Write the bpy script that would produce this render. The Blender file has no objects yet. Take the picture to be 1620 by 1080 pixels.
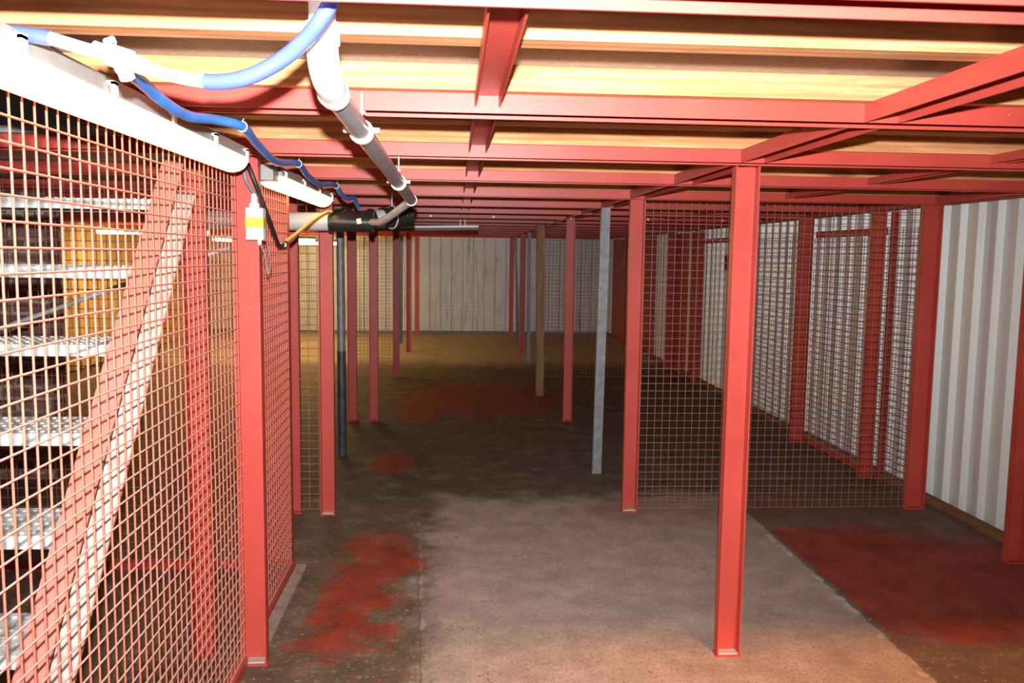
import bpy, math, random
from math import sin, cos, pi, sqrt
from mathutils import Vector, Matrix
random.seed(7)
scn = bpy.context.scene
C = scn.collection

# ------------------------------------------------------------------ camera
EYE = Vector((0, 0, 1.7))
YAW, PIT, ROL, FPX = .06865, .10219, .01312, 1320.2
fw = Vector((sin(YAW)*cos(PIT), cos(YAW)*cos(PIT), -sin(PIT)))
rt = Vector((cos(YAW), -sin(YAW), 0)); up = rt.cross(fw)
rt, up = cos(ROL)*rt + sin(ROL)*up, -sin(ROL)*rt + cos(ROL)*up
cam = bpy.data.cameras.new('camera'); cam.sensor_width = 36; cam.lens = FPX/1620*36
cam.clip_start = .02; cam.clip_end = 100
camo = bpy.data.objects.new('camera', cam); C.objects.link(camo); scn.camera = camo
M = Matrix((rt, up, -fw)).transposed().to_4x4(); M.translation = EYE; camo.matrix_world = M

# ------------------------------------------------------------------ view, world, flash
vs = scn.view_settings
scn.display_settings.display_device = 'sRGB'
vs.view_transform = 'Standard'; vs.look = 'None'; vs.gamma = 1; vs.exposure = 0.0; vs.use_curve_mapping = False
w = bpy.data.worlds.new('world'); scn.world = w; w.use_nodes = True
w.node_tree.nodes['Background'].inputs[0].default_value = (.012, .010, .009, 1)
w.node_tree.nodes['Background'].inputs[1].default_value = 1.0

def lamp(name, kind, loc, target, energy, color, **kw):
    l = bpy.data.lights.new(name, kind); l.energy = energy; l.color = color
    for k, v in kw.items(): setattr(l, k, v)
    o = bpy.data.objects.new(name, l); C.objects.link(o); o.location = loc
    o.rotation_euler = (Vector(target)-Vector(loc)).to_track_quat('-Z', 'Y').to_euler()
    return o
# the camera's own flash, just above the lens
FL = Vector((0, -.03, 1.83))
lamp('camera_flash', 'SPOT', FL, FL+Vector((-.02, 1, 0)), 1120, (1, .97, .95),
     spot_size=math.radians(106), spot_blend=1.0, shadow_soft_size=.018)
# warm lamp of the storey above, shining down past the edge of the deck behind the camera
lamp('upstairs_lamp', 'SPOT', (2.3, -1.6, 4.2), (2.1, 2.8, 0), 1900, (1, .34, .04),
     spot_size=math.radians(44), spot_blend=.8, shadow_soft_size=.12)

# ------------------------------------------------------------------ mesh helpers
class MB:
    def __init__(s): s.v = []; s.f = []; s.sm = []
    def add(s, v, f, smooth=False):
        n = len(s.v); s.v += [tuple(p) for p in v]
        for q in f: s.f.append([i+n for i in q]); s.sm.append(smooth)
        return s
    def box(s, a, b):
        (x0, y0, z0), (x1, y1, z1) = a, b
        v = [(x, y, z) for z in (z0, z1) for x, y in ((x0, y0), (x1, y0), (x1, y1), (x0, y1))]
        return s.add(v, [(3, 2, 1, 0), (4, 5, 6, 7), (0, 1, 5, 4), (1, 2, 6, 5), (2, 3, 7, 6), (3, 0, 4, 7)])
    def obox(s, c, ax, ay, az):
        c, ax, ay, az = map(Vector, (c, ax, ay, az))
        v = [c+i*ax+j*ay+k*az for k in (-1, 1) for i, j in ((-1, -1), (1, -1), (1, 1), (-1, 1))]
        return s.add(v, [(3, 2, 1, 0), (4, 5, 6, 7), (0, 1, 5, 4), (1, 2, 6, 5), (2, 3, 7, 6), (3, 0, 4, 7)])
    def extr(s, prof, p0, p1, A, B):
        p0, p1, A, B = map(Vector, (p0, p1, A, B)); n = len(prof)
        v = [p0+a*A+b*B for a, b in prof]+[p1+a*A+b*B for a, b in prof]
        f = [(i, (i+1) % n, n+(i+1) % n, n+i) for i in range(n)]+[tuple(range(n))[::-1], tuple(range(n, 2*n))]
        return s.add(v, f)
    def tube(s, pts, r, n=10, cap=True, smooth=True):
        pts = [Vector(p) for p in pts]; m = len(pts)
        rr = r if isinstance(r, (list, tuple)) else [r]*m
        T = []
        for i in range(m):
            t = (pts[min(i+1, m-1)]-pts[max(i-1, 0)])
            T.append(t.normalized())
        N = T[0].orthogonal().normalized(); v = []
        for i in range(m):
            N = (N-T[i]*N.dot(T[i])).normalized(); Bn = T[i].cross(N)
            v += [pts[i]+rr[i]*(cos(2*pi*k/n)*N+sin(2*pi*k/n)*Bn) for k in range(n)]
        f = [(i*n+k, i*n+(k+1) % n, (i+1)*n+(k+1) % n, (i+1)*n+k) for i in range(m-1) for k in range(n)]
        s.add(v, f, smooth)
        if cap: s.add(v[:n], [tuple(range(n))[::-1]]); s.add(v[-n:], [tuple(range(n))])
        return s
    def build(s, name, mat, parent=None, kind=None):
        me = bpy.data.meshes.new(name); me.from_pydata(s.v, [], s.f)
        me.polygons.foreach_set('use_smooth', s.sm)
        me.materials.append(mat); me.validate()
        import bmesh
        bm = bmesh.new(); bm.from_mesh(me); bmesh.ops.recalc_face_normals(bm, faces=bm.faces); bm.to_mesh(me); bm.free()
        o = bpy.data.objects.new(name, me); C.objects.link(o)
        if parent:
            o.parent = parent; o.matrix_parent_inverse = Matrix.Translation(-parent.location)
        if kind: o['kind'] = kind
        return o

def spline(P, k=8):
    P = [Vector(p) for p in P]; Q = [2*P[0]-P[1]]+P+[2*P[-1]-P[-2]]; out = []
    for i in range(1, len(Q)-2):
        a, b, c, d = Q[i-1:i+3]
        for j in range(k):
            t = j/k
            out.append(.5*((2*b)+(c-a)*t+(2*a-5*b+4*c-d)*t*t+(3*b-a-3*c+d)*t**3))
    return out+[P[-1]]
def at(x, y, Y=None, X=None, Z=None):
    d = fw+rt*(x-810)/FPX-up*(y-540)/FPX
    t = Y/d.y if Y is not None else X/d.x if X is not None else (Z-1.7)/d.z
    return EYE+d*t
def thing(name, label, cat, loc=(0, 0, 0), group=None):
    o = bpy.data.objects.new(name, None); C.objects.link(o); o.location = loc; o.empty_display_size = .1
    return tag(o, label, cat, group)
def tag(o, label, cat, group=None):
    o['label'] = label; o['category'] = cat
    if group: o['group'] = group
    return o

# ------------------------------------------------------------------ materials
def mat(name):
    m = bpy.data.materials.new(name); m.use_nodes = True; nt = m.node_tree
    b = nt.nodes['Principled BSDF']; return m, nt, b
def N(nt, t, **kw):
    n = nt.nodes.new(t)
    for k, v in kw.items():
        if k.startswith('i_'): n.inputs[k[2:].replace('_', ' ')].default_value = v
        else: setattr(n, k, v)
    return n
def L(nt, a, b): nt.links.new(a, b)
def pos(nt, scale=(1, 1, 1)):
    g = N(nt, 'ShaderNodeNewGeometry'); mp = N(nt, 'ShaderNodeMapping'); mp.inputs['Scale'].default_value = scale
    L(nt, g.outputs['Position'], mp.inputs['Vector']); return mp.outputs[0]
def noise(nt, vec, scale, detail=4, rough=.55, dist=0):
    n = N(nt, 'ShaderNodeTexNoise'); n.inputs['Scale'].default_value = scale; n.inputs['Detail'].default_value = detail
    n.inputs['Roughness'].default_value = rough; n.inputs['Distortion'].default_value = dist
    L(nt, vec, n.inputs['Vector']); return n.outputs['Fac']
def ramp(nt, fac, stops):
    r = N(nt, 'ShaderNodeValToRGB'); cr = r.color_ramp
    while len(cr.elements) < len(stops): cr.elements.new(.5)
    for e, (p, c) in zip(cr.elements, stops): e.position = p; e.color = (*c, 1) if len(c) == 3 else c
    L(nt, fac, r.inputs[0]); return r.outputs[0]
def rng(nt, v, a, b, c=0, d=1, smooth=True):
    n = N(nt, 'ShaderNodeMapRange'); n.interpolation_type = 'SMOOTHSTEP' if smooth else 'LINEAR'
    for i, x in zip((1, 2, 3, 4), (a, b, c, d)): n.inputs[i].default_value = x
    L(nt, v, n.inputs[0]); return n.outputs[0]
def mth(nt, op, a, b=None):
    n = N(nt, 'ShaderNodeMath', operation=op)
    for i, x in enumerate((a, b)):
        if x is None: continue
        if isinstance(x, (int, float)): n.inputs[i].default_value = x
        else: L(nt, x, n.inputs[i])
    return n.outputs[0]
def mix(nt, fac, a, b, mode='MIX'):
    n = N(nt, 'ShaderNodeMix', data_type='RGBA', blend_type=mode)
    for i, x in ((0, fac), (6, a), (7, b)):
        if isinstance(x, tuple): n.inputs[i].default_value = (*x, 1)
        elif isinstance(x, (int, float)): n.inputs[i].default_value = x
        else: L(nt, x, n.inputs[i])
    return n.outputs[2]
def bump(nt, b, h, st=.3, dist=.005):
    n = N(nt, 'ShaderNodeBump'); n.inputs['Strength'].default_value = st; n.inputs['Distance'].default_value = dist
    L(nt, h, n.inputs['Height']); L(nt, n.outputs[0], b.inputs['Normal'])

def plain(name, col, rough=.5, metal=0, var=.12, scale=25, spec=.5):
    m, nt, b = mat(name); p = pos(nt)
    f = noise(nt, p, scale)
    lo = tuple(c*(1-var*1.6) for c in col); hi = tuple(min(1, c*(1+var)) for c in col)
    L(nt, ramp(nt, f, [(.3, lo), (.7, hi)]), b.inputs['Base Color'])
    b.inputs['Roughness'].default_value = rough; b.inputs['Metallic'].default_value = metal
    b.inputs['Specular IOR Level'].default_value = spec
    return m
def red_paint(name, a, c, rust=.0):
    m, nt, b = mat(name); p = pos(nt)
    f = noise(nt, p, 3.0, 6); col = ramp(nt, f, [(.3, a), (.7, c)])
    g = noise(nt, p, 45, 3, .7)
    col = mix(nt, rng(nt, g, .70, .76), col, (.62, .36, .28))
    if rust:
        h = noise(nt, pos(nt, (1, 1, .4)), 7, 6, .7)
        col = mix(nt, mth(nt, 'MULTIPLY', rng(nt, h, .5, .65), rust), col, (.38, .13, .05))
    L(nt, col, b.inputs['Base Color']); b.inputs['Roughness'].default_value = .42
    b.inputs['Specular IOR Level'].default_value = .4
    bump(nt, b, noise(nt, p, 120, 2), .12, .001)
    return m
RED = red_paint('red_oxide_paint', (.42, .052, .038), (.51, .072, .053))
def dusty(m, dcol):
    nt = m.node_tree; b = nt.nodes['Principled BSDF']; src = b.inputs['Base Color'].links[0].from_socket
    g = N(nt, 'ShaderNodeNewGeometry'); sp = N(nt, 'ShaderNodeSeparateXYZ'); L(nt, g.outputs['Normal'], sp.inputs[0])
    L(nt, mix(nt, mth(nt, 'MULTIPLY', rng(nt, sp.outputs[2], .0, .6), .8), src, dcol), b.inputs['Base Color'])
    return m
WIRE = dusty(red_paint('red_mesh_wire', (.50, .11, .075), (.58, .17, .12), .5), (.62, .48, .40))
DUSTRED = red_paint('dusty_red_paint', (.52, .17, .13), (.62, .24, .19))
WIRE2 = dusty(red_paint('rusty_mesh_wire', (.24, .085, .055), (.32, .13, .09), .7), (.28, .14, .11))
GALV = plain('galvanised_steel', (.66, .70, .70), .45, .15, .2, 30)
GREYSTEEL = plain('grey_steel_prop', (.22, .235, .25), .5, .2, .18, 18)
DARKSTEEL = plain('dark_steel_prop', (.075, .085, .10), .35, .3, .3, 14)
WHITEPL = plain('white_plastic', (.85, .86, .88), .35, 0, .04, 10)
GREYPL = plain('grey_plastic_pipe', (.30, .30, .31), .28, 0, .12, 12)
LGREYPL = plain('pale_grey_plastic_pipe', (.52, .53, .55), .35, 0, .08, 12)
BLACKPL = plain('black_plastic', (.022, .021, .020), .28, 0, .2, 12)
RUBBER = plain('black_cable_sheath', (.02, .02, .02), .5, 0, .2, 20)
GREYCAB = plain('grey_cable_sheath', (.16, .17, .19), .45, 0, .1, 20)
BLUE = plain('blue_hose', (.065, .10, .62), .38, 0, .1, 12)
BLUE2 = plain('pale_blue_hose', (.04, .19, .58), .42, 0, .15, 12)
TAPE = plain('yellow_tape', (.75, .45, .03), .5, 0, .06, 30)
LITCAB = plain('lamplit_cable_sheath', (.62, .36, .12), .5, 0, .1, 20)  # warm lamp glow on the dark cable, put into its colour
STICK = plain('pale_sticker', (.85, .70, .55), .6)
LAMPGREY = plain('grey_lamp_housing', (.24, .235, .23), .5, 0, .08, 20)
DUST = plain('dusty_grey_steel', (.50, .44, .39), .8, 0, .2, 18)
KERB = plain('pale_kerb_concrete', (.36, .26, .21), .9, 0, .2, 14)
TIMBPOST = None

def wood(name, a, c, axis=0, dark=.6):
    m, nt, b = mat(name)
    sc = [9, 9, 9]; sc[axis] = .7
    p = pos(nt, tuple(sc)); f = noise(nt, p, 3.2, 8, .62, .8)
    sc2 = [30, 30, 30]; sc2[axis] = .9
    wv = N(nt, 'ShaderNodeTexWave', wave_type='RINGS', rings_direction='XYZ'[axis])
    sc3 = [11, 11, 11]; sc3[axis] = .35
    p3 = pos(nt, tuple(sc3)); L(nt, p3, wv.inputs['Vector'])
    wv.inputs['Scale'].default_value = 1.6; wv.inputs['Distortion'].default_value = 5; wv.inputs['Detail'].default_value = 3; wv.inputs['Detail Scale'].default_value = .6
    col = ramp(nt, f, [(.3, tuple(x*dark for x in a)), (.5, a), (.7, c)])
    col = mix(nt, mth(nt, 'MULTIPLY', rng(nt, wv.outputs['Fac'], .5, 1), .45), col, tuple(x*.55 for x in a))
    # knots
    v = N(nt, 'ShaderNodeTexVoronoi'); sc4 = [6, 6, 6]; sc4[axis] = 1.6
    L(nt, pos(nt, tuple(sc4)), v.inputs['Vector']); v.inputs['Scale'].default_value = 1.0
    col = mix(nt, mth(nt, 'MULTIPLY', rng(nt, v.outputs['Distance'], .16, .07), .75), col, (.22, .08, .03))
    L(nt, col, b.inputs['Base Color']); b.inputs['Roughness'].default_value = .75
    b.inputs['Specular IOR Level'].default_value = .2
    bump(nt, b, f, .2, .002)
    return m
PINE = wood('pine_joist', (.60, .27, .115), (.80, .42, .21), 0, .7)
POSTWOOD = wood('old_timber_prop', (.30, .17, .09), (.42, .26, .15), 2)

def chipboard():
    m, nt, b = mat('chipboard_deck'); p = pos(nt)
    f = noise(nt, p, 60, 5, .7); g = noise(nt, p, 1.5, 3)
    col = ramp(nt, f, [(.3, (.30, .25, .20)), (.7, (.46, .40, .33))])
    col = mix(nt, mth(nt, 'MULTIPLY', rng(nt, g, .4, .7), .35), col, (.5, .44, .36))
    L(nt, col, b.inputs['Base Color']); b.inputs['Roughness'].default_value = .85
    return m
DECK = chipboard()

def cladding(name, base, stain, amt, axis):
    m, nt, b = mat(name)
    sc = (1, 1, .12); p = pos(nt, sc); q = pos(nt)
    f = noise(nt, p, 9, 6, .65); g = noise(nt, q, 2.2, 4)
    col = mix(nt, mth(nt, 'MULTIPLY', rng(nt, f, .5, .72), amt), base, stain)
    col = mix(nt, mth(nt, 'MULTIPLY', rng(nt, g, .45, .7), amt*.5), col, tuple(x*.75 for x in base))
    sp = noise(nt, q, 30, 2, .5)
    col = mix(nt, rng(nt, sp, .76, .79), col, (.12, .09, .07))
    L(nt, col, b.inputs['Base Color']); b.inputs['Roughness'].default_value = .45
    b.inputs['Metallic'].default_value = .15
    return m
CLADR = cladding('white_profiled_sheet', (.74, .77, .76), (.50, .46, .42), .25, 1)
CLADF = cladding('stained_profiled_sheet', (.80, .85, .90), (.46, .33, .20), .7, 0)

def brick():
    m, nt, b = mat('rough_brick_wall')
    q = pos(nt); mp = N(nt, 'ShaderNodeCombineXYZ'); sx = N(nt, 'ShaderNodeSeparateXYZ'); L(nt, q, sx.inputs[0])
    L(nt, mth(nt, 'ADD', sx.outputs[0], sx.outputs[1]), mp.inputs[0]); L(nt, sx.outputs[2], mp.inputs[1])
    d = N(nt, 'ShaderNodeTexNoise'); d.inputs['Scale'].default_value = 9; L(nt, q, d.inputs['Vector'])
    va = N(nt, 'ShaderNodeVectorMath', operation='MULTIPLY_ADD')
    L(nt, d.outputs['Color'], va.inputs[0]); va.inputs[1].default_value = (.05, .05, .05); L(nt, mp.outputs[0], va.inputs[2])
    t = N(nt, 'ShaderNodeTexBrick'); L(nt, va.outputs[0], t.inputs['Vector']); t.inputs['Scale'].default_value = 1
    t.inputs['Brick Width'].default_value = .23; t.inputs['Row Height'].default_value = .09; t.inputs['Mortar Size'].default_value = .012
    t.inputs['Color1'].default_value = (.33, .17, .14, 1); t.inputs['Color2'].default_value = (.22, .12, .10, 1); t.inputs['Mortar'].default_value = (.55, .48, .42, 1)
    L(nt, t.outputs['Color'], b.inputs['Base Color']); b.inputs['Roughness'].default_value = .9
    bump(nt, b, t.outputs['Fac'], -.6, .01)
    return m
BRICK = brick()

def floor_mat():
    m, nt, b = mat('worn_concrete_floor')
    q = pos(nt); s = N(nt, 'ShaderNodeSeparateXYZ'); L(nt, q, s.inputs[0])
    d = N(nt, 'ShaderNodeTexNoise'); d.inputs['Scale'].default_value = 3.2; d.inputs['Detail'].default_value = 7; d.inputs['Roughness'].default_value = .62
    L(nt, q, d.inputs['Vector'])
    va = N(nt, 'ShaderNodeVectorMath', operation='MULTIPLY_ADD')
    vs_ = N(nt, 'ShaderNodeVectorMath', operation='SUBTRACT'); L(nt, d.outputs['Color'], vs_.inputs[0]); vs_.inputs[1].default_value = (.5, .5, .5)
    L(nt, vs_.outputs[0], va.inputs[0]); va.inputs[1].default_value = (.75, .9, 0); L(nt, q, va.inputs[2])
    wq = va.outputs[0]; ws = N(nt, 'ShaderNodeSeparateXYZ'); L(nt, wq, ws.inputs[0])
    def blob(cx, cy, rx, ry, soft=.35, src=None):
        a = N(nt, 'ShaderNodeVectorMath', operation='SUBTRACT'); L(nt, src or wq, a.inputs[0]); a.inputs[1].default_value = (cx, cy, 0)
        c = N(nt, 'ShaderNodeVectorMath', operation='MULTIPLY'); L(nt, a.outputs[0], c.inputs[0]); c.inputs[1].default_value = (1/rx, 1/ry, 0)
        l = N(nt, 'ShaderNodeVectorMath', operation='LENGTH'); L(nt, c.outputs[0], l.inputs[0])
        return rng(nt, l.outputs['Value'], 1+soft, 1-soft)
    fine = noise(nt, q, 38, 7, .72); med = noise(nt, q, 5, 7, .65); big = noise(nt, q, 1.1, 4)
    streak = noise(nt, pos(nt, (.8, 3, 1)), 6, 6, .7)
    # bay concrete, left strip is older and browner
    grey = ramp(nt, med, [(.3, (.33, .255, .215)), (.50, (.43, .335, .285)), (.70, (.54, .435, .38))])
    brown = ramp(nt, med, [(.3, (.075, .050, .030)), (.55, (.14, .095, .060)), (.75, (.27, .20, .145))])
    jx = N(nt, 'ShaderNodeTexNoise'); jx.inputs['Scale'].default_value = 14; jx.inputs['Detail'].default_value = 4; L(nt, q, jx.inputs['Vector'])
    xj = mth(nt, 'ADD', s.outputs[0], mth(nt, 'MULTIPLY', mth(nt, 'SUBTRACT', jx.outputs['Fac'], .5), .05))
    yj = s.outputs[1]
    xl = mth(nt, 'ADD', xj, mth(nt, 'MULTIPLY', yj, .055))       # slab joint on the left runs slightly askew
    left = rng(nt, xl, .07, .03)
    xw = ws.outputs[0]
    leftsoft = mth(nt, 'MULTIPLY', rng(nt, xw, .0, -.28), .95)
    col = mix(nt, leftsoft, grey, brown)
    old_falloff = mth(nt, 'MULTIPLY', rng(nt, ws.outputs[1], 5.6, 5.95), rng(nt, ws.outputs[1], 14, 12.2))   # older slab further in, its colour darkened for stain and flash falloff
    col = mix(nt, mth(nt, 'MULTIPLY', old_falloff, .92), col, ramp(nt, med, [(.3, (.05, .036, .028)), (.55, (.105, .08, .062)), (.72, (.22, .18, .145))]))
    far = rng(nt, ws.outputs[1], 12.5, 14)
    col = mix(nt, mth(nt, 'MULTIPLY', far, .8), col, (.50, .43, .30))  # yellow light of the far lamps painted into the floor colour
    right = mth(nt, 'MULTIPLY', rng(nt, xj, 1.965, 1.985), rng(nt, s.outputs[1], 9.5, 6))
    rr = ramp(nt, med, [(.3, (.09, .058, .048)), (.6, (.15, .10, .085)), (.8, (.24, .17, .14))])
    col = mix(nt, mth(nt, 'MULTIPLY', right, .9), col, rr)
    # pits, scuffs and pale scratches
    col = mix(nt, mth(nt, 'MULTIPLY', rng(nt, fine, .54, .68), .55), col, (.62, .51, .44))
    col = mix(nt, mth(nt, 'MULTIPLY', rng(nt, fine, .42, .30), .6), col, (.05, .038, .03))
    col = mix(nt, mth(nt, 'MULTIPLY', rng(nt, streak, .66, .76), .45), col, (.45, .38, .33))
    f2 = noise(nt, q, 75, 4, .7); col = mix(nt, mth(nt, 'MULTIPLY', rng(nt, f2, .50, .36), .5), col, (.13, .095, .075))
    pv = N(nt, 'ShaderNodeTexVoronoi'); pv.inputs['Scale'].default_value = 15; L(nt, wq, pv.inputs['Vector'])
    pits = mth(nt, 'MULTIPLY', rng(nt, pv.outputs['Distance'], .17, .08), rng(nt, noise(nt, q, 2.5, 4, .6), .46, .56))
    col = mix(nt, mth(nt, 'MULTIPLY', pits, .7), col, (.06, .045, .035))
    # joints
    def joint(x, c, wd=.007):
        a = mth(nt, 'ABSOLUTE', mth(nt, 'SUBTRACT', x, c)); return rng(nt, a, wd, wd*.3)
    gap = mth(nt, 'MULTIPLY', rng(nt, noise(nt, q, 5, 4), .46, .6), rng(nt, s.outputs[1], 5.6, 4.6))
    nearj = rng(nt, s.outputs[1], 6.2, 4.4)
    col = mix(nt, mth(nt, 'MULTIPLY', mth(nt, 'MULTIPLY', joint(xl, .05, .005), nearj), .6), col, (.09, .065, .05))
    col = mix(nt, mth(nt, 'MULTIPLY', mth(nt, 'MULTIPLY', joint(xl, .066, .012), gap), .75), col, (.42, .36, .32))
    col = mix(nt, mth(nt, 'MULTIPLY', mth(nt, 'MULTIPLY', joint(xj, 1.97, .010), nearj), .55), col, (.05, .04, .035))
    pg = mth(nt, 'MULTIPLY', mth(nt, 'MULTIPLY', rng(nt, noise(nt, pos(nt, (1, .8, 1)), 9, 6, .7), .53, .58), nearj), joint(xj, 1.945, .03))
    col = mix(nt, mth(nt, 'MULTIPLY', pg, .8), col, (.62, .55, .48))
    # red paint spills
    rag = rng(nt, noise(nt, q, 8, 8, .7), .30, .50)
    redc = ramp(nt, med, [(.3, (.22, .022, .012)), (.7, (.42, .060, .030))])
    A = mth(nt, 'MAXIMUM', blob(-.42, 4.50, .21, .50), blob(-.50, 3.95, .19, .45))
    A = mth(nt, 'MAXIMUM', A, mth(nt, 'MULTIPLY', blob(-.52, 3.4, .26, .45), rng(nt, noise(nt, pos(nt, (1, 2.5, 1)), 9, 7, .75), .55, .62)))
    A = mth(nt, 'MAXIMUM', A, blob(-.50, 6.75, .16, .38))
    A = mth(nt, 'MAXIMUM', A, mth(nt, 'MULTIPLY', blob(.35, 9.9, .95, 1.2), .8))
    A = mth(nt, 'MAXIMUM', A, mth(nt, 'MULTIPLY', blob(-.35, 9.2, .3, .7), .9))
    A = mth(nt, 'MULTIPLY', A, rag)
    Bm = mth(nt, 'MULTIPLY', rng(nt, xj, 1.99, 2.01), mth(nt, 'MAXIMUM', blob(2.35, 4.25, .75, .78, .2), blob(2.9, 4.3, .5, .6, .5)))
    A = mth(nt, 'MAXIMUM', A, mth(nt, 'MULTIPLY', Bm, mth(nt, 'ADD', .6, mth(nt, 'MULTIPLY', rag, .35))))
    col = mix(nt, mth(nt, 'MULTIPLY', A, .93), col, redc)
    # overspray halo round the red posts
    H = mth(nt, 'MAXIMUM', blob(1.15, 5.45, .30, .25, .8), blob(2.2, 5.4, 1.0, .2, .8))
    col = mix(nt, mth(nt, 'MULTIPLY', H, .45), col, (.20, .06, .05))
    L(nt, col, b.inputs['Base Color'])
    L(nt, rng(nt, fine, .3, .7, .55, .85), b.inputs['Roughness'])
    b.inputs['Specular IOR Level'].default_value = .3
    bump(nt, b, mth(nt, 'ADD', fine, med), .45, .004)
    return m
FLOOR = floor_mat()

def emis(name, col, st, base=(.9, .9, .9)):
    m, nt, b = mat(name)
    b.inputs['Base Color'].default_value = (*base, 1); b.inputs['Emission Color'].default_value = (*col, 1)
    b.inputs['Emission Strength'].default_value = st; b.inputs['Roughness'].default_value = .3
    return m
TUBEON = emis('lit_warm_diffuser', (1, .60, .20), 5.0)
TUBEON2 = emis('lit_warm_diffuser_second', (1, .60, .20), 6.5)
TUBEFAR = emis('lit_diffuser_of_the_far_room', (1, .62, .22), 80)

# ------------------------------------------------------------------ setting
H = 2.074          # underside of the steel joists
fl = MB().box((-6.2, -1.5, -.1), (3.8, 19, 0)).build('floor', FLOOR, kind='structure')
MB().box((-.98, .85, 2.19), (3.8, 19, 2.215)).build('ceiling', DECK, kind='structure')
MB().box((-6.2, 3.3, 2.135), (-.985, 19, 2.16)).build('ceiling', GALV, kind='structure')

def corrugated(y0, y1, pitch, depth, crest, slope):
    """list of (along, out) points of a trapezoid profile"""
    P = []; y = y0
    while y < y1:
        P += [(y, 0), (y+pitch-crest-2*slope, 0), (y+pitch-crest-slope, depth), (y+pitch-slope, depth)]
        y += pitch
    return P
def clad(name, pts, z0, z1, place, m, t=.003):
    mb = MB(); n = len(pts)
    v = [place(a, b, z0) for a, b in pts]+[place(a, b, z1) for a, b in pts]+[place(a, b+t, z0) for a, b in pts]+[place(a, b+t, z1) for a, b in pts]
    f = [(i, i+1, n+i+1, n+i) for i in range(n-1)]+[(2*n+i, 3*n+i, 3*n+i+1, 2*n+i+1) for i in range(n-1)]
    mb.add(v, f); return mb.build(name, m, kind='structure')
clad('wall_right', corrugated(-.5, 18.6, .195, .042, .06, .016), .0, 2.18, lambda a, b, z: (3.40-b+.042, a, z), CLADR)
clad('wall_far', corrugated(-6.2, 3.7, .235, .07, .205, .004), .02, 2.20, lambda a, b, z: (a, 18.33-b, z), CLADF)
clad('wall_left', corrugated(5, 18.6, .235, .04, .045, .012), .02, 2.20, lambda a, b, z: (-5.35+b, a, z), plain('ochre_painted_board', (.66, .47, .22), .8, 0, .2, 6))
MB().box((-5.0, 6.3, 0), (-2.95, 6.5, 2.13)).build('wall_stairs', BRICK, kind='structure')
MB().box((3.335, .5, 0), (3.375, 18.3, .055)).build('baseboard_right', wood('base_batten', (.25, .12, .06), (.34, .18, .09), 1), kind='structure')
MB().box((-5.5, 18.2, 0), (3.4, 18.24, .05)).build('baseboard_far', GREYSTEEL, kind='structure')

# ------------------------------------------------------------------ steel frame
def prof(wd, d, t): # U profile, flange tips at b=0, web at b=d
    h = wd/2
    return [(-h, 0), (-h, d), (h, d), (h, 0), (h-t, 0), (h-t, d-t), (-h+t, d-t), (-h+t, 0)]
P100 = prof(.10, .05, .006); P75 = prof(.068, .034, .005)

NTH = ['first','second','third','fourth','fifth','sixth','seventh','eighth','ninth','tenth','eleventh','twelfth','thirteenth','fourteenth','fifteenth','sixteenth','seventeenth','eighteenth','nineteenth','twentieth','twenty-first','twenty-second','twenty-third','twenty-fourth','twenty-fifth','twenty-sixth','twenty-seventh','twenty-eighth','twenty-ninth','thirtieth','thirty-first','thirty-second']
joists = [1.21, 2.255, 3.25, 4.25, 5.34]+[6.40+1.03*i for i in range(12)]
jl = ['nearest red steel channel joist, cut by the top edge of the photo',
      'red steel channel joist just behind the white pipe elbow, carrying the first grey pipe clamp',
      'red steel channel joist carried by the nearest pair of red posts',
      'red steel channel joist between the nearest posts and the first mesh screens',
      'red steel channel joist along the top of the right mesh panel',
      'red steel channel joist directly above the leaning grey prop',
      'red steel channel joist next beyond the leaning grey prop',
      'red steel channel joist with a row of small pale bolts',
      'red steel channel joist just in front of the brown timber prop',
      'red steel channel joist just beyond the brown timber prop',
      'red steel channel joist above the far mesh panel right of the timber prop']
for i, y in enumerate(joists):
    x0 = -.93 if i < 2 else (-3.0 if i < 4 else -5.5)
    x1 = 3.24
    mb = MB().extr(P100, (x0, y+.05, H), (x1, y+.05, H), (0, 1, 0), (0, 0, 1))
    far = i >= len(jl)
    j = mb.build('steel_joist', RED)
    tag(j, jl[i] if not far else f'dark red far steel joist, {NTH[i]} counting away from the camera', 'joist',
        'steel ceiling joists' if not far else 'far steel ceiling joists')
    if i == 7:
        for bx in (-.25, .38, 1.16, 1.95, 2.72):
            MB().tube([(bx, y-.012, H+.012), (bx, y+.004, H+.012)], .012, 8).build('bolt', WHITEPL, j)

# short trimmers between joists (flange tips down)
rows = {'the aisle centre line': (.082, P75, H+.016), 'the right-hand posts': (1.16, P100, H),
        'the right bay middle': (2.16, P75, H+.016), 'the corrugated wall': (3.185, P100, H)}
ordn = ['nearest', 'second nearest', 'third nearest', 'fourth nearest', 'fifth nearest', 'sixth nearest']
for rn, (x, pf, zb) in rows.items():
    for i in range(len(joists)-1):
        a, b = joists[i]+.1005, joists[i+1]-.0005
        o = MB().extr(pf, (x, a, zb), (x, b, zb), (1, 0, 0), (0, 0, 1)).build('steel_trimmer', RED)
        if i < 6: tag(o, f'short red trimmer over {rn}, {ordn[i]} of its line', 'beam', 'trimmers over '+rn)
        else: tag(o, f'dark red trimmer over {rn}, {NTH[i]} of its row', 'beam', 'far trimmers over '+rn)
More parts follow.
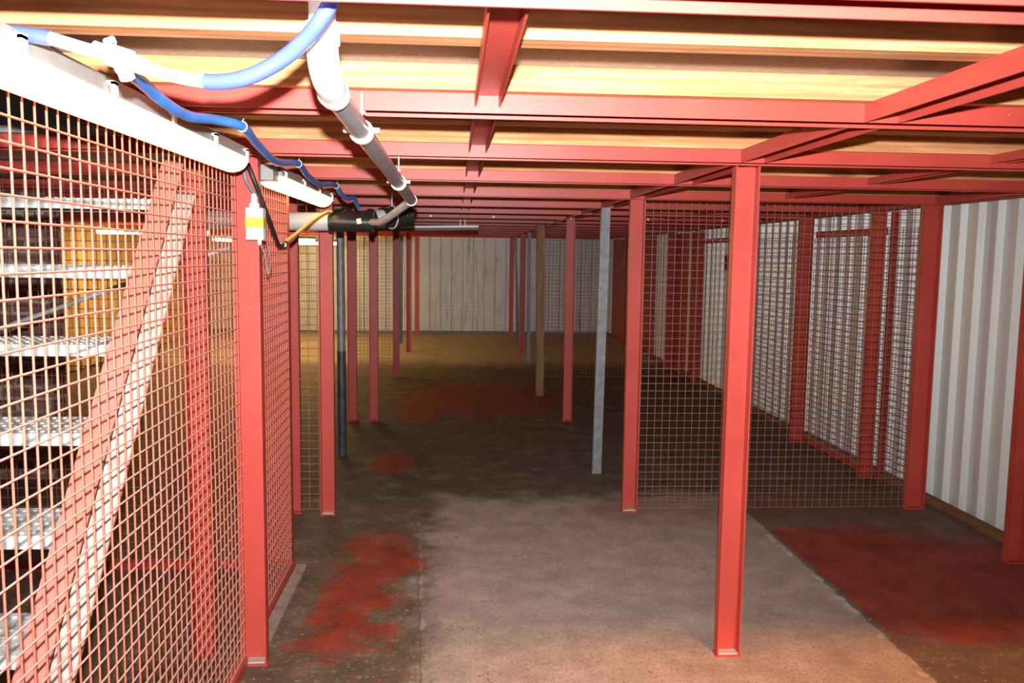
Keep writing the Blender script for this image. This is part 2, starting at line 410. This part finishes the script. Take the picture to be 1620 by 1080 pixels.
# beam along the stairwell edge, carrying the lamps
o = MB().extr(P75, (-.905, 1.312, H+.016), (-.905, 2.254, H+.016), (1, 0, 0), (0, 0, 1)).build('steel_trimmer', RED)
tag(o, 'red steel edge trimmer above the long near lamp, beside the stairwell', 'beam')
o = MB().extr(P75, (-.905, 2.357, H+.016), (-.905, 3.249, H+.016), (1, 0, 0), (0, 0, 1)).build('steel_trimmer', RED)
tag(o, 'red steel edge trimmer above the far end of the near lamp', 'beam')
# timber joists on the steel
tY = [1.69, 2.215, 2.71, 3.235, 3.75, 4.24, 4.78, 5.32]+[5.86+.515*i for i in range(24)]
tl = ['pale pine ceiling joist nearest the camera, behind the white pipe stub', 'bright pine ceiling joist resting on the steel joist behind the pipe elbow',
      'pine ceiling joist before the nearest post joist, only its underside lit',
      'pine ceiling joist resting above the nearest pair of red posts', 'pine ceiling joist just beyond the nearest pair of red posts',
      'pine ceiling joist over the second lamp', 'thin lit pine strip just in front of the right mesh panel joist', 'pine joist over the right mesh panel']
for i, y in enumerate(tY):
    xl_ = -.98
    zb = H+.0505
    o = MB().box((xl_, y, zb), (3.3, y+.07, 2.1895)).build('timber_joist', PINE)
    if i < 8: tag(o, tl[i], 'joist', 'timber ceiling joists')
    else: tag(o, f'pine joist behind the red steel joists, {NTH[i]} pine joist from the camera', 'joist', 'far timber ceiling joists')

def post(x0, x1, y, label, top=H, ybot=0, lean=(0, 0), d=.05, grp=None, name='steel_post'):
    xc = (x0+x1)/2; wd = x1-x0
    t = thing(name, label, 'post', (xc, y, 0), grp)
    MB().extr(prof(wd, d, .006), (xc, y, .008), (xc+lean[0], y+lean[1], top-.001), (1, 0, 0), (0, 1, 0)).build('channel', RED, t)
    MB().box((x0-.004, y-.004, 0), (x1+.004, y+d+.004, .008)).build('base_plate', RED, t)
    return t
def infront(t, x0, x1, y):
    # dusty plate inside the foot of the channel
    MB().box((x0+.008, y+.003, .0082), (x1-.008, y+.043, .016)).build('foot_dust', DUST, t)
g = 'red posts of the aisle'
t = post(1.130, 1.230, 3.355, 'nearest red steel post, standing free on the right of the aisle', grp=g); infront(t, 1.13, 1.23, 3.355)
t = post(-.87, -.77, 3.36, 'red steel post on the left between the two near mesh panels', grp=g); infront(t, -.87, -.77, 3.36)
t = post(1.128, 1.225, 5.39, 'red steel post at the left end of the right-hand mesh panel', grp=g); infront(t, 1.128, 1.225, 5.39)
t = post(-.866, -.776, 5.37, 'red steel post on the left standing under the end of the near black pipe', grp=g); infront(t, -.866, -.776, 5.37)
post(1.125, 1.215, 8.48, 'red steel post between the leaning grey prop and the brown timber prop', grp=g)
post(-.866, -.78, 8.48, 'right one of a pair of red posts on the left, beyond the black prop', grp=g)
post(-1.085, -.995, 8.49, 'left one of a pair of red posts on the left, beyond the black prop', grp=g)
post(-.85, -.765, 11.55, 'thin dark red post at the right edge of the left far mesh', grp=g)
post(-.85, -.765, 14.62, 'dark red post on the left, last before the far gate frame', grp=g)
post(1.13, 1.225, 14.62, 'dark red post right of the far gate, between two slim grey props', grp=g)
t = post(-1.108, -1.0, 5.41, 'wide red post behind the left mesh, left neighbour of the post under the black pipe', d=.05)
post(-1.09, -1.0, 3.42, 'red post in the stairwell that the stair stringer leans on', top=H)
post(-1.045, -.885, 4.50, 'broad red post seen through the second left mesh panel at its far end', top=2.13, d=.06)
# right wall line
gw = 'red posts along the right wall'
for x0, x1, y, lb in [(3.135, 3.235, 4.38, 'red wall post at the right edge of the photo'),
                      (3.105, 3.235, 5.40, 'red wall post at the right end of the mesh panel'),
                      (3.185, 3.285, 6.22, 'first red wall post seen through the right mesh panel'),
                      (3.315, 3.352, 6.17, 'narrow red strip post just right of the first wall post behind the mesh'),
                      (3.145, 3.275, 7.5, 'second red wall post seen through the right mesh panel'),
                      (3.14, 3.27, 9.4, 'red wall post hidden partly behind the nearest right post'),
                      (3.25, 3.345, 11.2, 'dim red wall post left of the nearest right post, seen through mesh'),
                      (3.2, 3.34, 12.5, 'very dim red wall post deep behind the right mesh panel'),
                      (3.2, 3.34, 15.6, 'faintest red wall post near the far right corner')]:
    post(x0, x1, y, lb, grp=gw)
# stiffening flats / rails on the right wall
def solo(name, mb, m, lb, cat, grp=None): return tag(mb.build(name, m), lb, cat, grp)
solo('wall_rail', MB().box((3.29, 6.28, 1.90), (3.33, 7.49, 1.955)), RED, 'short red rail fixed high on the right wall between two wall posts', 'rail')
solo('wall_rail', MB().box((3.27, 6.28, .005), (3.33, 7.49, .05)), RED, 'short red rail on the floor along the right wall behind the mesh', 'rail')
solo('wall_rail', MB().box((3.29, 9.46, 1.90), (3.33, 11.19, 1.955)), RED, 'dim red rail high on the right wall further back', 'rail')
solo('red_board', MB().box((3.347, 11.26, .06), (3.392, 11.72, H-.01)), RED, 'narrow dark red board against the right wall, beside a dim wall post', 'board')
solo('red_board', MB().box((3.347, 12.0, .06), (3.392, 13.1, H-.01)), RED, 'wide dark red board against the right wall, left of the narrow red board', 'board')
solo('red_board', MB().box((3.347, 14.0, .06), (3.392, 17.65, H-.01)), RED, 'longest dark red board against the right wall, reaching the far corner', 'board')
solo('small_board', MB().box((3.345, 10.0, 1.55), (3.40, 10.25, 1.75)), POSTWOOD, 'small brown board fixed on the right wall behind the mesh', 'board')

# props that lean or differ
def prop(name, pb, pt, wd, d, m, lb, rnd=False):
    a, b = Vector(pb), Vector(pt)
    mb = MB()
    if rnd: mb.tube([a, a+(b-a)*.33, b], wd/2, 14)
    else: mb.extr([(-wd/2, 0), (-wd/2, d), (wd/2, d), (wd/2, 0)], a, b, (1, 0, 0), (0, 1, 0))
    return tag(mb.build(name, m), lb, 'post')
pb = at(944, 749, Z=.0); pt = at(959, 332, Y=pb.y-.02); 
prop('steel_prop', pb, (pt.x, pt.y, H-.001), .07, .05, GREYSTEEL, 'pale grey prop leaning slightly, left of the right mesh panel')
pb = at(854, 626, Z=0); prop('timber_prop', pb, (at(856, 356, Y=pb.y).x, pb.y, H+.0), .09, .09, POSTWOOD, 'square brown timber prop in the middle distance')
pb = at(836, 573, Z=0); prop('steel_prop', pb, (at(838, 366, Y=13.27).x, 13.27, H), .05, .05, GREYSTEEL, 'slim grey prop between the timber prop and the far right post')
pb = at(820, 545, Z=0); prop('steel_prop', pb, (at(815.5, 374, Y=pb.y).x, pb.y, H), .05, .05, DARKSTEEL, 'slim dark leaning prop beside the right post of the far gate')
pb = at(634, 543, Z=0); prop('steel_prop', pb, (at(635, 376, Y=pb.y).x, pb.y, H), .06, .05, DARKSTEEL, 'thin dark grey prop left of the farthest left aisle post')
pb = at(542, 720, Z=0)
t = thing('steel_prop', 'round black steel prop between the left posts under the black pipe', 'post', pb)
pt = Vector((at(538, 372, Y=pb.y).x, pb.y, H-.002))
MB().tube([pb, pb+(pt-pb)*.43], .036, 16).build('outer_tube', DARKSTEEL, t)
MB().tube([pb+(pt-pb)*.43, pt], .033, 16).build('inner_tube', GREYSTEEL, t)

# ------------------------------------------------------------------ weld-mesh panels
def mesh_panel(p0, p1, z0, z1, label, cell=.05, r=.0024, n=6, grp='weld mesh panels', m=None, jig=0):
    p0, p1 = Vector(p0), Vector(p1); Ln = (p1-p0).length; dr = (p1-p0).normalized()
    nrm = dr.cross(Vector((0, 0, 1)))
    mb = MB(); k = int(round(Ln/cell)); c = Ln/k
    for i in range(k+1):
        q = p0+dr*(c*i)
        mb.tube([(q.x, q.y, z0), (q.x, q.y, z1)], r, n, cap=False)
    h = int((z1-z0)/cell)
    for i in range(h+1):
        z = z0+i*cell+.008
        if z > z1: break
        a = p0+nrm*(2*r*.8); b = p1+nrm*(2*r*.8)
        mb.tube([(a.x, a.y, z), (b.x, b.y, z)], r, n, cap=False)
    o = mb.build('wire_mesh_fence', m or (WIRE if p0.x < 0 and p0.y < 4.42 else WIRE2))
    return tag(o, label, 'wire mesh', grp)
o = mesh_panel((-.858, .75, 0), (-.858, 3.355, 0), .045, 2.065, 'large weld mesh panel in front of the stairs, under the near lamp', r=.0027, n=8)
MB().box((-.885, .75, .0), (-.845, 3.358, .04)).build('bottom_rail', RED, o)
o = mesh_panel((-.868, 3.42, 0), (-.868, 4.40, 0), .045, 2.065, 'narrow weld mesh panel behind the junction box, beyond the left post', r=.0026, n=8)
MB().box((-.89, 3.415, .0), (-.855, 4.44, .042)).build('bottom_rail', RED, o)
solo('kerb', MB().box((-.852, 3.44, 0), (-.795, 4.46, .018)), KERB, 'low pale kerb at the foot of the narrow left mesh panel', 'kerb')
mesh_panel((-.995, 5.36, 0), (-.872, 5.36, 0), .04, 2.06, 'slim weld mesh strip between the two left posts under the grey pipe', r=.0024)
o = mesh_panel((-3.0, 4.47, 0), (-1.05, 4.47, 0), .04, 2.06, 'weld mesh panel crossing behind the staircase', r=.0024)
MB().box((-3.0, 4.45, .0), (-1.05, 4.485, .045)).build('bottom_rail', RED, o)
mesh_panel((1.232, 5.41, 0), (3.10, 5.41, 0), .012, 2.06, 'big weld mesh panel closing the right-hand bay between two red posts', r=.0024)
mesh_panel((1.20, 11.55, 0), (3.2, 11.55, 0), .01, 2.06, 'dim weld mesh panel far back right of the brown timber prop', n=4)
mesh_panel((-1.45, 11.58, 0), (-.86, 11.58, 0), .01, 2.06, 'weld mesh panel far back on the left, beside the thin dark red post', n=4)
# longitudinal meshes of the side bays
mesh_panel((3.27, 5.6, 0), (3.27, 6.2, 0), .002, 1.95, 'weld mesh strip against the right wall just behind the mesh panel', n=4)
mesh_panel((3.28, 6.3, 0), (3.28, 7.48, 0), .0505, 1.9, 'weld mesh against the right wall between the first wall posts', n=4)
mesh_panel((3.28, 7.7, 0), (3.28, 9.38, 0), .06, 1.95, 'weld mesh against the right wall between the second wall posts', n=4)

# far gate
t = thing('mesh_gate', 'far closed mesh gate with a dark red frame in front of the corrugated end wall', 'gate', (.19, 17.72, 0))
MB().box((-.85, 17.71, 0), (-.765, 17.76, H)).build('gate_post', RED, t)
MB().box((1.145, 17.71, 0), (1.235, 17.76, H)).build('gate_post', RED, t)
mb = MB()
for i in range(47):
    x = -.74+i*.04; mb.tube([(x, 17.73, .04), (x, 17.73, H-.03)], .0022, 4, cap=False)
for i in range(38):
    z = .05+i*.053; mb.tube([(-.76, 17.725, z), (1.14, 17.725, z)], .0022, 4, cap=False)
mb.build('gate_mesh', GREYSTEEL, t)
mesh_panel((-3.5, 17.73, 0), (-.86, 17.73, 0), .02, H-.01, 'weld mesh panel left of the far gate', n=4, m=GREYSTEEL)
mesh_panel((1.24, 17.73, 0), (3.2, 17.73, 0), .02, H-.01, 'weld mesh panel right of the far gate', n=4, m=GREYSTEEL)

# ------------------------------------------------------------------ staircase
st = thing('steel_staircase', 'galvanised staircase with red stringers rising behind the left mesh', 'staircase', (-1.5, 1.7, 0))
sl = Vector((0, .198, .233)).normalized(); pn = Vector((0, -sl.z, sl.y))   # pn points up-front
def lineY(z): return 2.42+(z-1.18)*.198/.233
top = Vector((0, lineY(2.12), 2.12)); bot = Vector((0, lineY(.0), 0))
for xs, s in ((-1.045, 1), (-1.995, -1)):
    # channel 200 x 70, flanges outwards
    pr = [(0, .025), (.075, .025), (.075, .017), (.007, .017), (.007, -.142), (.075, -.142), (.075, -.15), (0, -.15)]
    a = Vector((xs-.0, bot.y-.0, 0)); b = Vector((xs, lineY(2.02), 2.02))
    mb = MB(); mb.extr(pr, a+sl*.17, b, (s, 0, 0), pn); so = mb.build('stringer', DUSTRED, st)
    # concrete dust lying on the lower flange
    mb = MB().extr([(.010, -.1415), (.074, -.1415), (.074, -.138), (.010, -.136)], a+sl*.19, b-sl*.03, (s, 0, 0), pn); mb.build('dust_layer', DUST, so)
    for k in range(-4, 4, 1):
        p = Vector((xs, lineY(1.18+.233*k)+.10, 1.18+.233*k-.03))
        MB().tube([p+Vector((s*.007, 0, 0)), p+Vector((s*.018, 0, 0))], .011, 6).build('bolt', GALV, so)
for k in range(-4, 4):
    z = 1.18+.233*k; y = 2.42+.198*k
    x0, x1 = -1.994, -1.046
    mb = MB().box((x0, y, z-.036), (x1, y+.006, z)).box((x0, y+.006, z-.004), (x1, y+.25, z)).box((x0, y+.244, z-.036), (x1, y+.25, z-.004))
    # anti-slip studs on top and ribs down the nosing
    nx = 32
    for i in range(nx):
        xc = x0+(i+.5)*(x1-x0)/nx
        for j in range(6):
            yc = y+.022+j*.04
            mb.tube([(xc, yc, z), (xc, yc, z+.004)], [.009, .005], 6)
        mb.box((xc-.004, y-.003, z-.034), (xc+.004, y, z-.002))
    mb.build('tread', GALV, st)
# diagonal brace behind the stairs
a = at(-20, 527, Y=4.30); b = at(362, 391, Y=4.30)
solo('brace_tube', MB().tube([a, b], .012, 10), GALV, 'thin galvanised tube running diagonally behind the staircase', 'tube')

# ------------------------------------------------------------------ luminaires
def luminaire(x0, y0, z0, ln, along, label, diff, roll=0, clips=True, grp=None):
    """body runs from (x0,y0) along 'Y' or 'X' for ln; z0 = underside of diffuser"""
    t = thing('strip_luminaire', label, 'lamp', (x0, y0, z0), grp)
    A = Vector((1, 0, 0)) if along == 'Y' else Vector((0, 1, 0)); D = Vector((0, 1, 0)) if along == 'Y' else Vector((1, 0, 0))
    p = Vector((x0, y0, z0)); Z = Vector((0, 0, 1))
    MB().extr([(-.052, .048), (-.046, .088), (.046, .088), (.052, .048)], p, p+D*ln, A, Z).build('housing', LAMPGREY, t)
    # diffuser: rounded trough, tapering at both ends
    pr = []
    for k in range(13):
        a = -pi+pi*k/12; pr.append((.056*cos(a), .05+.05*sin(a)))
    mb = MB(); n = len(pr); rings = []
    ss = [(0, .82), (.015, .95), (.04, 1), (ln-.04, 1), (ln-.015, .95), (ln, .82)]
    v = []
    for s_, sc in ss:
        for a, b in pr: v.append(p+D*s_+A*(a*sc)+Z*(.05+(b-.05)*sc))
    f = [(i*n+k, i*n+k+1, (i+1)*n+k+1, (i+1)*n+k) for i in range(len(ss)-1) for k in range(n-1)]
    f += [(i*n+n-1, i*n, (i+1)*n, (i+1)*n+n-1) for i in range(len(ss)-1)]
    mb.add(v, f, True); mb.add(v[:n], [tuple(range(n))]); mb.add(v[-n:], [tuple(range(n))]); mb.build('diffuser', diff, t)
    if clips:
        k = max(3, int(ln/.30)); 
        for i in range(k):
            s_ = .05+i*(ln-.1)/(k-1)
            for sd in (-1, 1):
                c = p+D*s_+A*(sd*.058)+Z*.055
                MB().obox(c, A*.004, D*.010, Z*.022).obox(c+Z*.02-A*sd*.004, A*.008, D*.010, Z*.004).build('clip', WHITEPL, t)
    if grp:
        for s_ in (.3, 1.2): c = p+D*s_; MB().tube([c+Z*.087, (c.x, c.y, 2.136)], .005, 6).build('hanger', GALV, t)
    return t
l1 = luminaire(-.775, 1.05, 1.975, 1.98, 'Y', 'long lit strip lamp nearest the camera, above the left mesh', TUBEON)
l2 = luminaire(-.765, 3.55, 1.965, 1.42, 'Y', 'second lit strip lamp, hung beyond the left post over the junction box', TUBEON2)
# hangers
for yy in (1.34, 2.29): MB().tube([(-.775, yy, 2.062), (-.775, yy, H+.01)], .005, 6).build('hanger', GALV, l1)
for yy in (4.3, 4.9): MB().tube([(-.765, yy, 2.052), (-.765, yy, H+.02)], .005, 6).build('hanger', GALV, l2)
MB().obox((-.765, 3.50, 2.02), (.035, 0, 0), (0, .05, 0), (0, 0, .03)).build('end_box', LAMPGREY, l2)
luminaire(-4.95, 12.0, 1.93, 1.5, 'X', 'lit strip lamp far off, seen between the stair treads', TUBEFAR, clips=False, grp='lit lamps of the far left room')
luminaire(-3.62, 12.85, 1.86, 1.5, 'X', 'lit strip lamp far off, its end showing left of the post under the black pipe', TUBEFAR, clips=False, grp='lit lamps of the far left room')
luminaire(-3.7, 16.0, 1.86, 1.5, 'X', 'farthest lit strip lamp, its end showing just left of the black prop', TUBEFAR, clips=False, grp='lit lamps of the far left room')
# unlit tube across the aisle
a = at(612, 363, Y=9.35); b = at(757, 361.5, Y=9.35)
t = thing('strip_luminaire', 'unlit bare strip lamp hanging across the aisle beyond the black pipe bend', 'lamp', a)
MB().extr([(-.02, 0), (-.02, .022), (.02, .022), (.02, 0)], a+Vector((-.15, 0, .012)), b+Vector((0, 0, .012)), (0, 1, 0), (0, 0, 1)).build('housing', WHITEPL, t)
MB().tube([a+Vector((-.15, 0, -.004)), b+Vector((0, 0, -.004))], .015, 12).build('tube', LAMPGREY, t)
m_ = at(732, 356, Y=9.35)
MB().box((m_.x-.03, 9.345, m_.z-.012), (m_.x-.022, 9.355, H+.02)).box((m_.x+.022, 9.345, m_.z-.012), (m_.x+.03, 9.355, H+.02)).build('bracket', WHITEPL, t)

# ------------------------------------------------------------------ pipes
def seg(mb, pts, r, n=20): return mb.tube(pts, r, n)
wp = thing('waste_pipe', 'white waste pipe coming through the ceiling and running back as grey pipe on clamps', 'pipe', (-.25, 1.6, 2.0))
A0 = at(512, -60, Y=1.56); A1 = at(510, 62, Y=1.56); E0 = at(509, 100, Y=1.56); E1 = at(521, 138, Y=1.66)
P0 = at(528, 148, Y=1.72); P1 = at(651, 317, Y=4.1)
A0 = Vector((A1.x, 1.56, 2.2)); A1 = Vector((A1.x, 1.56, 2.105))
Pd = (P1-P0).normalized()
MB().tube([A0, (A1.x, 1.56, 2.08)], .024, 20).build('riser', WHITEPL, wp)
elb = spline([(A1.x, 1.56, 2.10), (A1.x, 1.56, 2.06), (A1.x+.003, 1.585, 2.022), P0], 6)
MB().tube(elb, .0285, 20).tube([Vector((A1.x, 1.56, 2.108)), Vector((A1.x, 1.56, 2.072))], .0315, 20).tube([P0-Pd*.012, P0+Pd*.012], .0315, 20).build('elbow', WHITEPL, wp)
MB().tube([P0, P1], .0245, 20).build('pipe_run', GREYPL, wp)
def clamp(yy):
    s = (yy-P0.y)/(P1.y-P0.y); c = P0+(P1-P0)*s
    mb = MB(); mb.tube([c-Pd*.011, c+Pd*.011], .0305, 20)
    for sd in (-1, 1): mb.obox(c+Vector((sd*.036, 0, .004)), (.009, 0, 0), (0, .011, 0), (0, 0, .006))
    o = mb.build('pipe_clamp', WHITEPL, wp)
    MB().tube([c+Vector((0, 0, .028)), (c.x, c.y, H+.03)], .003, 6).tube([(c.x, c.y, c.z+.045), (c.x, c.y, c.z+.052)], .010, 6).build('hanger_rod', GALV, o)
clamp(2.17); clamp(3.33)
# small bend at the far end running back into the black fitting
Q0 = P1; Q1 = at(606, 351, Y=4.62); Q2 = at(588, 351, Y=4.93)
path = [P1-Pd*.03, P1, at(640, 325, Y=4.2), at(612, 346, Y=4.55), at(600, 351.5, Y=4.72), at(589, 351.5, Y=4.9)]
MB().tube([P1-Pd*.02, P1+Pd*.01], .0285, 18).build('end_collar', LGREYPL, wp)
MB().tube(path, .020, 16).build('tail_pipe', LGREYPL, wp)
# 110 mm soil pipe
sp = thing('soil_pipe', 'thick black and grey drain pipe with a branch, left under the joists', 'pipe', (-.75, 4.98, 1.9))
yb = 5.02; c0 = at(400, 352, Y=yb); c1 = at(524, 350, Y=yb); c2 = at(590, 352, Y=yb)
zc = c1.z-.003
L0 = Vector((-1.6, yb, zc)); L1 = Vector((c1.x, yb, zc)); L2 = Vector((c2.x, yb, zc))
MB().tube([L0, L1+Vector((.03, 0, 0))], .054, 28).build('pipe_run', LGREYPL, sp)
mb = MB().tube([L1, L2], .057, 28).tube([L1-Vector((.012, 0, 0)), L1+Vector((.012, 0, 0))], .064, 28).tube([L1+Vector((.05, 0, 0)), L1+Vector((.056, 0, 0))], .060, 28)
mb.tube([L2-Vector((.012, 0, 0)), L2+Vector((.006, 0, 0))], .066, 28).tube([L2-Vector((.06, 0, 0)), L2-Vector((.055, 0, 0))], .060, 28)
mb.build('socket', BLACKPL, sp)
B0 = L1+Vector((.07, 0, .0)); bd = Vector((.80, .60, .12)).normalized()
B1 = B0+bd*.20; B2 = B1+bd*.08; B3 = B2+bd*.06
MB().tube([B0, B1], .056, 28).tube([B1-bd*.02, B1], .064, 28).build('branch', BLACKPL, sp)
MB().tube([B1, B2], .054, 28).build('branch_spigot', LGREYPL, sp)
B4 = B3+bd*.13
mb = MB().tube([B2, B3, B4], .058, 28).tube([B2-bd*.012, B2+bd*.012], .066, 28)
dd = (B4-B3).normalized()
for s_ in (.0, .045, .075, .11): mb.tube([B3+dd*s_, B3+dd*(s_+.014)], .067, 28)
mb.build('branch_bend', BLACKPL, sp)
c = L2+Vector((-.075, -.0585, .004)); MB().obox(c, (.013, 0, .003), (0, .002, 0), (-.003, 0, .015)).build('sticker', STICK, sp)
# pipe ring hanger
mb = MB(); cc = B3
ring = [cc+Vector((.0, 0, 0))+.069*(cos(a)*Vector((.6, -.8, 0))+sin(a)*Vector((0, 0, 1))) for a in [i*2*pi/28 for i in range(29)]]
mb.tube(ring, .005, 6); mb.tube([cc+Vector((0, 0, .069)), Vector((cc.x, cc.y, H))], .004, 6); mb.build('pipe_hanger', LGREYPL, sp)

# ------------------------------------------------------------------ hoses
ht = thing('water_hose', 'thick blue and white hose sagging across the ceiling at top left', 'hose', (-.6, 1.5, 2.05))
def P_(x, y, Y): return at(x, y, Y=Y)
HB = [P_(-60, 40, 1.50), P_(0, 50, 1.50), P_(40, 55, 1.50), P_(80, 61, 1.50)]
HW = [P_(80, 61, 1.50), P_(130, 76, 1.50), P_(190, 93, 1.50), P_(250, 114, 1.50), P_(325, 129, 1.50)]
HR = [P_(325, 129, 1.50), P_(385, 124, 1.48), P_(440, 98, 1.47), P_(480, 65, 1.45), P_(505, 35, 1.43), P_(522, 5, 1.42), P_(530, -25, 1.42)]
allp = HB[:-1]+HW[:-1]+HR
sp_ = spline(allp, 10)
i1 = 3*10; i2 = i1+4*10
MB().tube(sp_[:i1+1], .0130, 16).build('blue_sleeve', BLUE, ht)
MB().tube(sp_[i1:i2+1], .0110, 16).build('white_section', WHITEPL, ht)
MB().tube(sp_[i2:], .0135, 16).build('blue_sleeve', BLUE, ht)
c = P_(190, 92, 1.50); dx = (P_(215, 102, 1.5)-P_(170, 86, 1.5)).normalized()
mb = MB().tube([c-dx*.045, c-dx*.02, c-dx*.0199, c+dx*.02, c+dx*.0201, c+dx*.045], [.014, .014, .019, .019, .015, .015], 14)
mb.tube([c, c+Vector((.004, .02, -.03))], .013, 12)
mb.build('tee_fitting', WHITEPL, ht)
mb = MB(); rr = [P_(183, 66, 1.5), P_(178, 90, 1.47), P_(186, 115, 1.49), P_(197, 112, 1.5)]
mb.tube(spline(rr, 6), .0022, 6); mb.tube([P_(168, 66, 1.5), P_(178, 62, 1.52)], .006, 8).build('tie_wire', GALV, ht)

bh = thing('garden_hose', 'thin pale blue hose tied up under the joists, running back to the black pipe', 'hose', (-.6, 1.5, 2.05))
zt = H-.013
bp = [P_(196, 108, 1.52), P_(225, 131, 1.68), P_(262, 163, 1.85), P_(300, 184, 2.02), P_(340, 189, 2.17), P_(383, 200, 2.30), P_(405, 226, 2.55), P_(430, 251, 2.85), P_(447, 257, 3.05),
      P_(472, 259, 3.32), P_(487, 278, 3.6), P_(505, 291, 3.9), P_(520, 291, 4.1), P_(532, 294, 4.30), P_(540, 307, 4.45), P_(550, 314, 4.62), P_(560, 313, 4.75), P_(564, 322, 4.85), P_(568, 329, 4.92)]
MB().tube(spline(bp, 5), .0122, 14).build('hose_tube', BLUE2, bh)
for i in (5, 9, 13):
    q = bp[i]; d = (bp[i+1]-bp[i-1]).normalized(); n1 = d.cross(Vector((0, 0, 1))).normalized(); n2 = n1.cross(d)
    mb = MB(); mb.tube([q+.0135*(cos(a)*n1+sin(a)*n2) for a in [k*2*pi/20 for k in range(21)]], .0012, 5)
    mb.tube([q+n2*.013, (q.x+.004, q.y+.004, q.z+.021)], .001, 4); mb.build('cable_tie', WHITEPL, bh)

# ------------------------------------------------------------------ electrics on the left
jb = thing('junction_box', 'white junction box with yellow tape beside the left post', 'junction box', at(406, 350, Y=3.40))
o_ = at(405, 352, Y=3.32)
MB().box((o_.x-.034, 3.303, o_.z-.066), (o_.x+.030, 3.353, o_.z+.055)).build('box_body', WHITEPL, jb)
MB().box((o_.x-.036, 3.301, o_.z-.020), (o_.x+.032, 3.3535, o_.z+.020)).build('tape_band', TAPE, jb)
MB().tube([(o_.x-.008, 3.33, o_.z+.055), (o_.x-.008, 3.33, o_.z+.075), (o_.x-.008, 3.33, o_.z+.0751), (o_.x-.008, 3.33, o_.z+.11)], [.020, .020, .013, .010], 12).build('cable_gland', WHITEPL, jb)
MB().tube([(o_.x+.01, 3.33, o_.z-.066), (o_.x+.01, 3.33, o_.z-.085)], .008, 8).build('bottom_gland', WHITEPL, jb)
mb = MB().tube(spline([(o_.x+.012, 3.33, o_.z-.085), P_(418, 400, 3.33), P_(424, 433, 3.33), P_(428, 415, 3.34), P_(423, 385, 3.35)], 8), .0022, 6)
solo('loose_wire', mb, GREYCAB, 'thin grey wire loop hanging below the junction box', 'wire')
gl = at(406, 322, Y=3.33)
mb = MB().tube(spline([(gl.x, 3.33, o_.z+.10), P_(402, 305, 3.33), P_(389, 285, 3.345), P_(386, 262, 3.34), P_(390, 256, 3.34)], 8), .007, 10)
solo('grey_cable', mb, GREYCAB, 'short grey cable looping up from the junction box to the left post', 'cable')
mb = MB().tube(spline([P_(391, 257, 3.30), P_(397, 272, 3.28), P_(408, 300, 3.30), P_(425, 345, 3.40), P_(434, 370, 3.6), P_(441, 388, 3.85)], 8), .0085, 10)
mb.tube(spline([P_(441, 388, 3.85), P_(446, 388, 3.88), P_(452, 383, 3.92)], 4), .0095, 10)
solo('black_cable', mb, RUBBER, 'black cable slanting down from the top of the left post', 'cable')
cb = thing('lamplit_cable', 'cable coloured lamplit orange, rising from the mesh corner over the grey drain pipe', 'cable', P_(446, 386, 3.9))
MB().tube(spline([P_(446, 387, 3.9), P_(470, 369, 4.2), P_(495, 349, 4.6), P_(515, 337, 4.9), P_(524, 334.5, 4.97)], 8), .0105, 10).build('cable_run', LITCAB, cb)
MB().tube(spline([P_(524, 334.5, 4.97), P_(540, 332, 5.1), P_(546, 328.5, 5.15), P_(556, 334, 5.2)], 8), .0105, 10).build('black_end', RUBBER, cb)
MB().obox(P_(449, 387, 3.9), (.012, 0, 0), (0, .008, 0), (0, 0, .008)).build('screw_clip', GALV, cb)
